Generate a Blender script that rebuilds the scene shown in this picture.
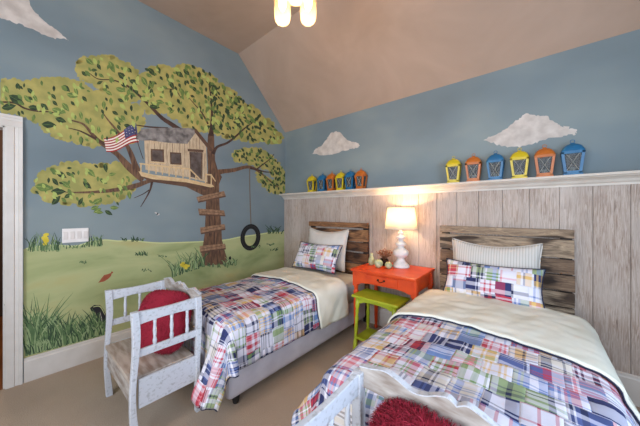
import bpy, bmesh, math, random
from mathutils import Vector, Matrix, Euler, noise as mnoise
PI = math.pi
SC = bpy.context.scene
COL = SC.collection
for o in list(bpy.data.objects):
    bpy.data.objects.remove(o)
R_ = random.Random(7)

# ------------------------------------------------------------------ camera, world, lights, exposure
CAM = Vector((3.14, -2.85, 1.37)); YAW = math.radians(40.0); FPX = 256.0
cd = bpy.data.cameras.new('camera'); cam = bpy.data.objects.new('camera', cd); COL.objects.link(cam)
cam.location = CAM; cam.rotation_euler = (PI/2, 0, YAW)
cd.sensor_width = 36.0; cd.lens = FPX/640*36; cd.shift_y = -1.5/640; cd.clip_start = 0.02
SC.camera = cam
W = bpy.data.worlds.new('world'); SC.world = W; W.use_nodes = True
W.node_tree.nodes['Background'].inputs[0].default_value = (0.62, 0.75, 1.0, 1)
W.node_tree.nodes['Background'].inputs[1].default_value = 1.2
SC.view_settings.view_transform = 'Standard'; SC.view_settings.look = 'None'
SC.view_settings.gamma = 1; SC.view_settings.use_curve_mapping = False
SC.view_settings.exposure = 0.4
def area(name, loc, rot, sx, sy, power, col):
    l = bpy.data.lights.new(name, 'AREA'); l.shape = 'RECTANGLE'; l.size = sx; l.size_y = sy
    l.energy = power; l.color = col
    o = bpy.data.objects.new(name, l); o.location = loc; o.rotation_euler = rot; COL.objects.link(o)
    return o
def point(name, loc, power, col, r=0.03):
    l = bpy.data.lights.new(name, 'POINT'); l.energy = power; l.color = col; l.shadow_soft_size = r
    o = bpy.data.objects.new(name, l); o.location = loc; COL.objects.link(o); return o
XR, YF, ZC, ZK, YK = 4.4, -4.6, 2.665, 3.55, -0.865      # right wall, front wall, eave, flat ceiling, kink
# daylight through the window of the right wall and through the window behind the camera
area('window_daylight_right', (XR-0.03, -2.2, 1.55), (0, PI/2, 0), 1.3, 1.4, 42, (0.58, 0.76, 1.0))
area('window_daylight_front', (2.6, YF+0.03, 1.6), (PI/2+.3, 0, 0), 2.4, 1.5, 92, (0.88, 0.93, 1.0))

# ------------------------------------------------------------------ helpers
def ray(px, py):
    u = (px-320)/FPX; v = (211.5-py)/FPX
    return Vector((-math.sin(YAW)+u*math.cos(YAW), math.cos(YAW)+u*math.sin(YAW), v))
def wallL(px, py):                      # a point of the left wall seen in the photo -> (y, z)
    d = ray(px, py); t = CAM.x/-d.x; return (CAM.y+t*d.y, CAM.z+t*d.z)
def wallB(px, py):                      # a point of the back wall -> (x, z)
    d = ray(px, py); t = -CAM.y/d.y; return (CAM.x+t*d.x, CAM.z+t*d.z)
def lin(c):
    return tuple(((v/255)/12.92 if v/255 <= .04045 else ((v/255+.055)/1.055)**2.4) for v in c)+(1.0,)
class NT:
    def __init__(s, name, rough=0.6, metallic=0.0):
        s.m = bpy.data.materials.new(name); s.m.use_nodes = True; s.t = s.m.node_tree; s.b = s.t.nodes['Principled BSDF']
        s.b.inputs['Roughness'].default_value = rough; s.b.inputs['Metallic'].default_value = metallic
        s.out = s.t.nodes['Material Output']
    def n(s, typ, **kw):
        o = s.t.nodes.new(typ)
        for k, v in kw.items(): setattr(o, k, v)
        return o
    def l(s, a, b): s.t.links.new(a, b)
    def v(s, sock, val):
        if hasattr(val, 'is_output') or isinstance(val, bpy.types.NodeSocket): s.l(val, sock)
        else: sock.default_value = val
    def math(s, op, a, b=0.0, c=None):
        o = s.n('ShaderNodeMath', operation=op); s.v(o.inputs[0], a); s.v(o.inputs[1], b)
        if c is not None: s.v(o.inputs[2], c)
        return o.outputs[0]
    def xyz(s, a, b, c):
        o = s.n('ShaderNodeCombineXYZ')
        for i, q in enumerate((a, b, c)): s.v(o.inputs[i], q)
        return o.outputs[0]
    def ramp(s, f, stops, const=False):
        o = s.n('ShaderNodeValToRGB'); r = o.color_ramp; r.interpolation = 'CONSTANT' if const else 'LINEAR'
        while len(r.elements) < len(stops): r.elements.new(0.5)
        for e, (p, c) in zip(r.elements, stops): e.position = p; e.color = lin(c)
        s.v(o.inputs[0], f); return o.outputs[0]
    def mix(s, f, a, b, mode='MIX'):
        o = s.n('ShaderNodeMix', data_type='RGBA', blend_type=mode); s.v(o.inputs[0], f); s.v(o.inputs[6], a); s.v(o.inputs[7], b)
        return o.outputs[2]
    def coord(s, kind='Object', scale=(1, 1, 1)):
        c = s.n('ShaderNodeTexCoord'); m = s.n('ShaderNodeMapping'); s.l(c.outputs[kind], m.inputs[0]); m.inputs['Scale'].default_value = scale
        return m.outputs[0]
    def noise(s, vec, scale, detail=3, rough=.5, dist=0.0):
        o = s.n('ShaderNodeTexNoise'); s.v(o.inputs['Vector'], vec); o.inputs['Scale'].default_value = scale
        o.inputs['Detail'].default_value = detail; o.inputs['Roughness'].default_value = rough; o.inputs['Distortion'].default_value = dist
        return o.outputs[0]
    def wn(s, vec):
        o = s.n('ShaderNodeTexWhiteNoise'); s.v(o.inputs['Vector'], vec); return o.outputs[0]
    def base(s, c): s.v(s.b.inputs['Base Color'], c)
    def bump(s, h, strength=.3, dist=.01):
        o = s.n('ShaderNodeBump'); o.inputs['Strength'].default_value = strength; o.inputs['Distance'].default_value = dist
        s.v(o.inputs['Height'], h); s.l(o.outputs[0], s.b.inputs['Normal'])
def mottled(name, c1, c2, scale=5, rough=.6, stretch=(1, 1, 1), bump=0.0, metallic=0.0, detail=4, lo=.35, hi=.65):
    t = NT(name, rough, metallic); nz = t.noise(t.coord(scale=stretch), scale, detail)
    t.base(t.ramp(nz, [(lo, c1), (hi, c2)]))
    if bump: t.bump(nz, bump, .005)
    return t.m
def plain(name, c, rough=.5, metallic=0.0):
    return mottled(name, tuple(max(0, v-5) for v in c), tuple(min(255, v+5) for v in c), 12, rough, metallic=metallic)

def obj(name, bm, mat, parent=None, smooth=False, bevel=0.0, loc=None):
    me = bpy.data.meshes.new(name)
    if bm.faces and not smooth: bmesh.ops.recalc_face_normals(bm, faces=bm.faces[:])
    bm.to_mesh(me); bm.free()
    o = bpy.data.objects.new(name, me); COL.objects.link(o)
    for m in (mat if isinstance(mat, (list, tuple)) else [mat]): me.materials.append(m)
    if parent: o.parent = parent
    if loc: o.location = loc
    if smooth:
        for p in me.polygons: p.use_smooth = True
    if bevel:
        b = o.modifiers.new('bevel', 'BEVEL'); b.width = bevel; b.segments = 2; b.limit_method = 'ANGLE'
    return o
def thing(name, label, cat, loc=(0, 0, 0), rz=0.0, group=None):
    o = bpy.data.objects.new(name, None); COL.objects.link(o); o.empty_display_size = .05
    o.location = loc; o.rotation_euler = (0, 0, rz); return tag(o, label, cat, group)
def tag(o, label, cat, group=None, kind=None):
    if label: o['label'] = label
    if cat: o['category'] = cat
    if group: o['group'] = group
    if kind: o['kind'] = kind
    return o
def struct(name, bm, mat, parent=None, bevel=0, label=None, smooth=False):
    o = obj(name, bm, mat, parent, smooth=smooth, bevel=bevel)
    if not parent: o['kind'] = 'structure'
    if label: o['label'] = label
    return o
def copy_tree(o, parent=None):
    c = o.copy(); COL.objects.link(c)
    if parent: c.parent = parent
    for ch in list(o.children): copy_tree(ch, c)
    return c
def BM(): return bmesh.new()
def box(bm, x0, x1, y0, y1, z0, z1, mat=0, M=None):
    vs = [bm.verts.new(M @ Vector(p) if M else p) for p in
          ((x0, y0, z0), (x1, y0, z0), (x1, y1, z0), (x0, y1, z0), (x0, y0, z1), (x1, y0, z1), (x1, y1, z1), (x0, y1, z1))]
    for f in ((3, 2, 1, 0), (4, 5, 6, 7), (0, 1, 5, 4), (1, 2, 6, 5), (2, 3, 7, 6), (3, 0, 4, 7)):
        bm.faces.new([vs[i] for i in f]).material_index = mat
    return bm
def prism(bm, pts, f, a, b):            # f(p, q, depth) -> 3D ; extrude an outline from depth a to b
    n = len(pts); A = [bm.verts.new(f(p, q, a)) for p, q in pts]; B = [bm.verts.new(f(p, q, b)) for p, q in pts]
    bm.faces.new(A); bm.faces.new(B[::-1])
    for i in range(n): bm.faces.new((A[i], B[i], B[(i+1) % n], A[(i+1) % n]))
    return bm
def lathe(bm, prof, seg=28, c=(0, 0, 0), sx=1, sy=1, cap=True):
    rings = []
    for r, z in prof:
        rings.append([bm.verts.new((c[0]+sx*r*math.cos(2*PI*i/seg), c[1]+sy*r*math.sin(2*PI*i/seg), c[2]+z)) for i in range(seg)])
    for a, b in zip(rings, rings[1:]):
        for i in range(seg): bm.faces.new((a[i], a[(i+1) % seg], b[(i+1) % seg], b[i]))
    if cap:
        bm.faces.new(rings[0][::-1]); bm.faces.new(rings[-1])
    return bm
def tube(bm, pts, r, seg=8, rs=None, closed=False, flat=1.0):
    pts = [Vector(p) for p in pts]; n = len(pts); rings = []
    up = Vector((0, 0, 1))
    for i, p in enumerate(pts):
        t = (pts[(i+1) % n] if (closed or i < n-1) else p) - (pts[i-1] if (closed or i > 0) else p)
        if t.length < 1e-9: t = Vector((1, 0, 0))
        t.normalize()
        s = t.cross(up)
        if s.length < .1: s = t.cross(Vector((0, 1, 0)))
        s.normalize(); u = s.cross(t); rr = rs[i] if rs else r
        rings.append([bm.verts.new(p + s*rr*math.cos(2*PI*k/seg) + u*rr*flat*math.sin(2*PI*k/seg)) for k in range(seg)])
    m = n if closed else n-1
    for i in range(m):
        a, b = rings[i], rings[(i+1) % n]
        for k in range(seg): bm.faces.new((a[k], a[(k+1) % seg], b[(k+1) % seg], b[k]))
    if not closed:
        bm.faces.new(rings[0][::-1]); bm.faces.new(rings[-1])
    return bm

# ------------------------------------------------------------------ materials
t = NT('wall_paint', .75); nz = t.noise(t.coord(scale=(.6, .6, 1)), 1.3, 3); nf = t.noise(t.coord(), 60, 2)
t.base(t.ramp(nz, [(.3, (106, 119, 124)), (.5, (119, 132, 136)), (.72, (138, 148, 146))])); t.bump(nf, .08, .002)
M_WALL = t.m
t = NT('ceiling_paint', .85); nz = t.noise(t.coord(), 1.4, 4, .6, .6)
t.base(t.ramp(nz, [(.3, (158, 136, 119)), (.7, (174, 150, 132))])); t.bump(t.noise(t.coord(), 9, 4), .12, .01)
M_CEIL = t.m
t = NT('carpet', .95); c = t.coord(); n1 = t.noise(c, 220, 2); n2 = t.noise(c, 3, 3)
t.base(t.mix(.45, t.ramp(n1, [(.3, (158, 136, 116)), (.7, (206, 186, 164))]), t.ramp(n2, [(.3, (176, 154, 132)), (.7, (196, 174, 152))])))
t.bump(n1, .7, .01); M_CARPET = t.m
M_TRIM = mottled('trim_paint', (205, 196, 186), (216, 208, 199), 6, .45)
M_CAP = mottled('ledge_paint', (208, 196, 182), (220, 209, 196), 8, .5)
def whitewash(name, a, b, c2, per):
    t = NT(name, .7); co = t.coord(); mp = t.coord(scale=(14, 9, .8))
    g = t.noise(mp, 7, 6, .65, 1.6); wide = t.noise(t.coord(scale=(2.2, 2, .8)), 3, 3)
    sx = t.n('ShaderNodeSeparateXYZ'); t.l(co, sx.inputs[0])
    idx = t.math('FLOOR', t.math('DIVIDE', t.math('SUBTRACT', sx.outputs[0], .0), per))
    w = t.wn(t.xyz(idx, 3.1, 0.0))
    base = t.ramp(g, [(.30, a), (.44, b), (.6, c2)])
    base = t.mix(t.math('MULTIPLY', t.math('SUBTRACT', wide, .32), 1.9), base, lin((196, 184, 174)))
    base = t.mix(t.math('MULTIPLY', w, .22), base, lin((120, 100, 86)))
    t.base(base); t.bump(g, .25, .004); return t.m
M_PANEL = whitewash('whitewashed_boards', (108, 86, 72), (162, 141, 126), (200, 184, 171), .187)
M_WHITEOLD = mottled('distressed_white_paint', (172, 172, 174), (200, 201, 206), 55, .55, stretch=(1, 1, 1.2), bump=.12, lo=.3, hi=.46, detail=2)
M_GREYOLD = mottled('weathered_grey_wood', (140, 124, 112), (192, 184, 176), 8, .7, stretch=(1, 4, 4), bump=.2)
M_SEATWOOD = mottled('worn_brown_seat_wood', (150, 130, 114), (192, 178, 164), 7, .6, stretch=(1, 5, 5), bump=.15)
def reclaimed(name, stops):
    t = NT(name, .75); g = t.noise(t.coord(scale=(1, 8, 9)), 6, 6, .7, 1.2)
    geo = t.n('ShaderNodeNewGeometry'); ri = geo.outputs['Random Per Island']
    b = t.ramp(g, [(.3, stops[0]), (.5, stops[1]), (.7, stops[2])])
    kn = t.noise(t.coord(scale=(1, 4, 4)), 3.2, 3, .5, .5)
    c = t.mix(t.math('MULTIPLY', ri, .75), b, t.ramp(g, [(.3, stops[3]), (.7, stops[4])]))
    c = t.mix(1.0, c, t.ramp(t.wn(t.xyz(ri, 2.0, 7.0)), [(0, (184, 172, 164)), (1, (255, 252, 246))]), 'MULTIPLY')
    t.base(t.mix(1.0, c, t.ramp(kn, [(.36, (110, 98, 90)), (.5, (255, 255, 255))]), 'MULTIPLY')); t.bump(g, .5, .006); return t.m
M_HB1 = reclaimed('reclaimed_brown_planks', [(66, 38, 24), (132, 88, 56), (184, 132, 88), (84, 52, 32), (196, 146, 100)])
M_HB2 = reclaimed('reclaimed_greybrown_planks', [(70, 52, 40), (142, 116, 92), (196, 170, 140), (120, 104, 90), (206, 186, 160)])
M_DARKWOOD = plain('dark_wood', (42, 30, 24), .7)
M_CREAM = mottled('cream_cotton', (222, 217, 198), (236, 232, 216), 5, .85, bump=.12)
M_PILLOW = mottled('pale_cream_pillow_cotton', (204, 196, 186), (218, 211, 202), 5, .85, bump=.12)
M_SHEET = mottled('pale_sheet_cotton', (196, 196, 190), (214, 216, 210), 5, .85)
M_BOX = mottled('lilac_white_cover', (196, 190, 198), (212, 207, 214), 6, .85)
M_NAVY = plain('navy_binding', (34, 36, 62), .85)
M_ORANGE = mottled('orange_paint', (204, 60, 12), (222, 78, 20), 8, .42)
M_LIME = mottled('lime_paint', (152, 164, 26), (178, 188, 46), 8, .42)
M_BRONZE = plain('dark_bronze', (46, 34, 28), .35, .8)
M_BLACK = plain('black_plastic', (28, 26, 26), .6)
M_PLATE = plain('switch_plastic', (232, 222, 214), .4)
M_LAMP = mottled('chalky_white_ceramic', (214, 209, 203), (226, 222, 216), 30, .5, lo=.4, hi=.55)
M_PALEGREEN = mottled('pale_green_glaze', (148, 156, 112), (198, 200, 158), 30, .35)
M_DRIED = mottled('dried_brown_stems', (96, 62, 42), (150, 100, 68), 30, .9)
M_HALLFLOOR = mottled('hall_wood_floor', (120, 64, 22), (164, 96, 42), 5, .4, stretch=(1, 8, 8))
M_HALLWALL = plain('hall_brown_wall', (86, 60, 46), .8)
t = NT('crimson_fur', .9); ri = t.n('ShaderNodeNewGeometry').outputs['Random Per Island']
t.base(t.ramp(ri, [(0, (100, 8, 26)), (.6, (142, 14, 40)), (1, (184, 46, 70))])); M_RED = t.m
t = NT('lamp_shade_fabric', .9)
tr = t.n('ShaderNodeBsdfTranslucent'); tr.inputs[0].default_value = lin((255, 250, 236)); mx = t.n('ShaderNodeMixShader'); mx.inputs[0].default_value = .6
t.base(lin((244, 238, 226))); t.l(t.b.outputs[0], mx.inputs[1]); t.l(tr.outputs[0], mx.inputs[2]); t.l(mx.outputs[0], t.out.inputs[0]); M_SHADE = t.m
def emis(name, col, strength):
    t = NT(name); t.b.inputs['Base Color'].default_value = lin(col); t.b.inputs['Emission Color'].default_value = lin(col)
    t.b.inputs['Emission Strength'].default_value = strength; return t.m
M_BULB = emis('glowing_bulb', (255, 206, 130), 9)
def seethrough(name, tint, f, rough=.05):
    t = NT(name, rough); tr = t.n('ShaderNodeBsdfTransparent'); tr.inputs[0].default_value = lin(tint)
    mx = t.n('ShaderNodeMixShader'); mx.inputs[0].default_value = f; t.b.inputs['Base Color'].default_value = lin((225, 228, 228))
    t.l(tr.outputs[0], mx.inputs[1]); t.l(t.b.outputs[0], mx.inputs[2]); t.l(mx.outputs[0], t.out.inputs[0]); return t.m
M_PANE = seethrough('window_glass', (245, 250, 255), .12)
M_LGLASS = seethrough('lantern_glass', (150, 158, 160), .10)
t = NT('jar_glass', .12); tl = t.n('ShaderNodeBsdfTranslucent'); tl.inputs[0].default_value = lin((255, 214, 150))
tr = t.n('ShaderNodeBsdfTransparent'); tr.inputs[0].default_value = lin((255, 240, 214)); m1 = t.n('ShaderNodeMixShader'); m1.inputs[0].default_value = .05
m2 = t.n('ShaderNodeMixShader'); m2.inputs[0].default_value = .12; t.l(tr.outputs[0], m1.inputs[1]); t.l(tl.outputs[0], m1.inputs[2])
t.l(m1.outputs[0], m2.inputs[1]); t.l(t.b.outputs[0], m2.inputs[2]); t.l(m2.outputs[0], t.out.inputs[0]); M_JAR = t.m

def plaid(name, patch=.115, fine=105.0, seed=0.0):
    t = NT(name, .85); uv = t.n('ShaderNodeUVMap'); sp = t.n('ShaderNodeSeparateXYZ'); t.l(uv.outputs[0], sp.inputs[0])
    u0, v = sp.outputs[0], sp.outputs[1]
    row = t.math('FLOOR', t.math('DIVIDE', v, patch)); u = t.math('ADD', u0, t.math('MULTIPLY', t.wn(t.xyz(row, seed, 5.0)), patch))
    col = t.math('FLOOR', t.math('DIVIDE', u, patch))
    pal = [(0, (42, 50, 98)), (.13, (178, 48, 66)), (.25, (112, 140, 190)), (.36, (150, 166, 122)), (.43, (210, 172, 122)),
           (.52, (84, 98, 152)), (.63, (222, 212, 200)), (.74, (196, 100, 118)), (.83, (222, 218, 228)), (.93, (112, 126, 160))]
    pal2 = [(0, (30, 34, 70)), (.2, (110, 130, 180)), (.38, (190, 60, 80)), (.5, (120, 150, 90)), (.62, (220, 180, 110)), (.75, (40, 46, 80)), (.88, (220, 130, 140))]
    P1 = t.ramp(t.wn(t.xyz(col, row, 1.0+seed)), pal, True); P2 = t.ramp(t.wn(t.xyz(col, row, 9.0+seed)), pal2, True)
    white = lin((226, 222, 232))
    def stripes(w, k):
        idx = t.math('FLOOR', t.math('MULTIPLY', w, fine)); wide = t.math('FLOOR', t.math('MULTIPLY', w, fine*.42))
        a = t.wn(t.xyz(idx, t.math('ADD', col, k), row)); b = t.wn(t.xyz(wide, t.math('ADD', col, k+4), row))
        c = t.mix(t.math('GREATER_THAN', b, .47), white, P1)
        return t.mix(t.math('GREATER_THAN', a, .76), c, P2)
    A = stripes(u, .37); B = stripes(v, 11.4)
    c = t.mix(.5, A, B)
    fu = t.math('ABSOLUTE', t.math('SUBTRACT', t.math('FRACT', t.math('DIVIDE', u, patch)), .5))
    fv = t.math('ABSOLUTE', t.math('SUBTRACT', t.math('FRACT', t.math('DIVIDE', v, patch)), .5))
    seam = t.math('MAXIMUM', fu, fv)
    t.base(c)
    h = t.math('SUBTRACT', t.math('MULTIPLY', t.noise(t.coord(), 28, 4), .6), t.math('MULTIPLY', t.math('POWER', t.math('MULTIPLY', seam, 2.0), 14.0), .8))
    t.bump(h, .5, .008); return t.m
M_QUILT = plaid('patchwork_madras'); M_QUILT2 = plaid('patchwork_madras_second', seed=3.3)
M_SHAM = plaid('patchwork_sham', .11, 75.0, 6.0); M_SHAM2 = plaid('patchwork_sham_second', .1, 80.0, 13.0)
t = NT('cream_ribbed_cotton', .85); uvn = t.n('ShaderNodeUVMap'); sp = t.n('ShaderNodeSeparateXYZ'); t.l(uvn.outputs[0], sp.inputs[0])
sw = t.math('SINE', t.math('MULTIPLY', sp.outputs[0], 330.0)); t.base(t.ramp(t.math('MULTIPLY_ADD', sw, .5, .5), [(.1, (192, 185, 175)), (.6, (212, 206, 198))])); t.bump(sw, .2, .004); M_RIB = t.m

# ------------------------------------------------------------------ room shell
TH = .12
bm = BM(); box(bm, 0, XR, YF, 0, -.1, 0); struct('floor', bm, M_CARPET, label='beige carpet floor of the bedroom')
DY0, DY1, DZ = -3.72, -2.895, 2.035
bm = BM()
prism(bm, [(TH, -.1), (TH, ZC), (0, ZC), (YK, ZK), (YF, ZK), (YF, -.1), (DY0, -.1), (DY0, DZ), (DY1, DZ), (DY1, -.1)], lambda p, q, d: (d, p, q), -TH, 0)
struct('wall_left', bm, M_WALL, label='blue painted gable wall that carries the tree mural')
bm = BM(); box(bm, 0, XR+TH, 0, TH, -.1, ZC); struct('wall_back', bm, M_WALL, label='blue painted wall above the whitewashed panelling')
bm = BM()                                    # right wall with a window opening
wy0, wy1, wz0, wz1 = -2.95, -1.45, .87, 2.22
for (a, b, c2, d) in ((wy1, 0, -.1, ZC), (YF, wy0, -.1, ZC), (wy0, wy1, -.1, wz0), (wy0, wy1, wz1, ZC)): box(bm, XR, XR+TH, a, b, c2, d)
prism(bm, [(0, ZC), (YK, ZK), (YF, ZK), (YF, ZC)], lambda p, q, d: (d, p, q), XR, XR+TH)
struct('wall_right', bm, M_WALL)
bm = BM(); fx0, fx1, fz0, fz1 = 1.35, 3.85, .85, 2.35
for (a, b, c2, d) in ((-TH, fx0, -.1, ZK), (fx1, XR+TH, -.1, ZK), (fx0, fx1, -.1, fz0), (fx0, fx1, fz1, ZK)): box(bm, a, b, YF-TH, YF, c2, d)
struct('wall_front', bm, M_WALL)
bm = BM(); prism(bm, [(0, ZC), (YK, ZK), (YF-TH, ZK), (YF-TH, ZK+.12), (YK-.05, ZK+.12), (TH, ZC+.02), (TH, ZC)], lambda p, q, d: (d, p, q), -TH, XR+TH)
struct('ceiling', bm, M_CEIL, label='vaulted warm white ceiling, sloped over the beds')
def window(n, bx, ax, c0, c1, z0, z1, depth):        # frame + pane; ax 'x' = opening runs along x
    def B(bm, p0, p1, q0, q1, d0, d1):
        if ax == 'x': box(bm, p0, p1, depth+d0, depth+d1, q0, q1)
        else: box(bm, depth+d0, depth+d1, p0, p1, q0, q1)
    bm = BM()
    for (a, b, c2, d) in ((c0, c0+.05, z0, z1), (c1-.05, c1, z0, z1), (c0, c1, z0, z0+.05), (c0, c1, z1-.05, z1), ((c0+c1)/2-.02, (c0+c1)/2+.02, z0, z1), (c0, c1, (z0+z1)/2-.015, (z0+z1)/2+.015)):
        B(bm, a, b, c2, d, -.02, .02)
    w = struct('window_%d' % n, bm, M_TRIM, label='white framed window'); bm = BM(); B(bm, c0, c1, z0, z1, -.002, .002); obj('pane', bm, M_PANE, w)
window(1, None, 'y', wy0, wy1, wz0, wz1, XR+.08)
window(2, None, 'x', fx0, fx1, fz0, fz1, YF-.08)
# baseboards, with a bevelled top lip
def baseboard(name, f, a, b, h=.19):
    bm = BM(); prism(bm, [(0, 0), (.018, 0), (.018, h-.03), (.012, h-.02), (.012, h-.006), (.006, h), (0, h)], lambda p, q, d: f(p, q, d), a, b)
    struct(name, bm, M_TRIM)
baseboard('baseboard_left', lambda p, q, d: (p, d, q), -2.805, 0, .192)
baseboard('baseboard_back', lambda p, q, d: (d, -.022-p, q), .018, XR-.018, .21)
baseboard('baseboard_right', lambda p, q, d: (XR-p, d, q), YF, 0)
# door casing on the left wall: stepped moulding
bm = BM()
def casing_profile(f, a, b, w=.09):
    prism(bm, [(0, 0), (0, .016), (.008, .02), (.045, .02), (.05, .014), (.066, .018), (.072, .024), (w, .026), (w, 0)], f, a, b)
casing_profile(lambda p, q, d: (q, DY1+p-.005, d), 0, DZ-.004)
casing_profile(lambda p, q, d: (q, DY0-p+.005, d), 0, DZ-.004)
casing_profile(lambda p, q, d: (q, d, DZ+p-.005), DY0-.085, DY1+.085)
struct('trim_1', bm, M_TRIM, label='white door casing at the left edge')
bm = BM(); box(bm, -TH, 0, DY1-.015, DY1-.0, 0, DZ); box(bm, -TH, 0, DY0, DY0+.015, 0, DZ); box(bm, -TH, 0, DY0, DY1, DZ-.015, DZ)
struct('trim_2', bm, M_TRIM, label='white door jamb lining')
bm = BM(); box(bm, -2.2, -TH, -4.3, -1.6, -.1, -.001); box(bm, -TH, 0, DY0, DY1, -.1, .001); struct('floor_2', bm, M_HALLFLOOR, label='orange-brown wooden hall floor beyond the doorway')['kind'] = 'structure'
bm = BM(); box(bm, -2.3, -2.2, -4.3, -1.6, -.1, 2.6); box(bm, -2.2, -TH, -1.7, -1.6, -.1, 2.6); box(bm, -2.2, -TH, -4.4, -4.3, -.1, 2.6); box(bm, -2.2, -TH, -4.3, -1.6, 2.6, 2.7)
struct('wall_hall', bm, M_HALLWALL, label='brown hall wall beyond the doorway')
point('hall_fill', (-1.2, -3.0, 2.3), 22, (1.0, .8, .6), .08)  # unseen fill lamp, added to brighten the dark hall beyond the doorway
# whitewashed panelling: separate bevelled boards, then the ledge
bm = BM(); bw = .187; x = 3.106-bw*17
xs = [3.106+bw*k for k in range(-17, 8)]
for a in xs:
    x0 = max(a, .001); x1 = min(a+bw-.002, XR)
    if x1-x0 > .02: box(bm, x0, x1, -.022, -.004, .0, 1.58)
box(bm, .001, XR, -.006, 0, 0, 1.58)
struct('trim_3', bm, M_PANEL, label='whitewashed vertical board panelling behind the beds', bevel=.003)
bm = BM()
prism(bm, [(0, 1.565), (-.03, 1.565), (-.034, 1.58), (-.05, 1.59), (-.062, 1.605), (-.085, 1.618), (-.105, 1.624), (-.11, 1.63), (-.13, 1.632), (-.134, 1.64), (-.13, 1.65), (0, 1.65)], lambda p, q, d: (d, p, q), .001, XR)
struct('trim_4', bm, M_CAP, label='cream ledge moulding on top of the board panelling')

# ------------------------------------------------------------------ the painted mural on the left wall
PT = {}
def paintmat(k, c1, c2=None, scale=14):
    if k not in PT: PT[k] = mottled('paint_'+k, c1, c2 or c1, scale, .8)
    return PT[k]
FOL = mottled('paint_foliage', (148, 144, 80), (176, 162, 92), 9, .8, detail=5, lo=.38, hi=.62)
LD = paintmat('leaf_dark', (32, 48, 30), (56, 76, 42), 30); LM = paintmat('leaf_mid', (84, 106, 56), (112, 132, 62), 30); LL = paintmat('leaf_light', (158, 172, 86), (176, 184, 104), 30)
BARK = mottled('paint_bark', (66, 44, 34), (126, 92, 66), 9, .8, stretch=(1, 6, 1), detail=5, lo=.3, hi=.7); BARKD = paintmat('bark_dark', (58, 38, 30), (80, 54, 40))
PLANK = paintmat('plank', (122, 90, 66), (160, 124, 94), 30); PLANKD = paintmat('plank_shadow', (84, 58, 44), (100, 72, 54))
HOUSE = mottled('paint_house', (176, 152, 122), (206, 184, 152), 16, .8, stretch=(1, 5, .8)); ROOF = mottled('paint_roof', (84, 78, 76), (150, 142, 136), 14, .8, detail=5)
WIN = paintmat('dark_window', (70, 56, 50), (100, 88, 82)); RAIL = paintmat('rail', (196, 164, 118), (214, 186, 142), 30)
t = NT('paint_hill', .8); nz = t.noise(t.coord(scale=(1, .8, 2.4)), 1.6, 4, .55, .4)
t.base(t.ramp(nz, [(.3, (130, 140, 88)), (.46, (158, 164, 112)), (.6, (174, 176, 124)), (.75, (178, 166, 108))])); HILL = t.m
GR = [paintmat('grass_dark', (44, 66, 46), (60, 84, 52)), paintmat('grass_mid', (80, 106, 66), (104, 130, 80)), paintmat('grass_pale', (134, 152, 104), (150, 166, 118))]
CLOUD = mottled('paint_cloud', (184, 172, 162), (210, 200, 190), 12, .85, detail=6)
YEL = paintmat('yellow_flower', (204, 180, 40), (222, 200, 70)); REDP = paintmat('flag_red', (150, 36, 34), (168, 48, 42)); WHP = paintmat('flag_white', (240, 226, 212)); BLP = paintmat('flag_blue', (60, 62, 98), (74, 76, 112))
TIRE = paintmat('tire', (14, 13, 13), (24, 22, 21)); RUST = paintmat('rust_bird', (140, 66, 40), (160, 84, 52)); ROPE = paintmat('rope', (108, 92, 74)); BLK = paintmat('black_fur', (28, 26, 30), (44, 40, 44)); EDGE = paintmat('horizon_pale', (196, 200, 140))
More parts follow.
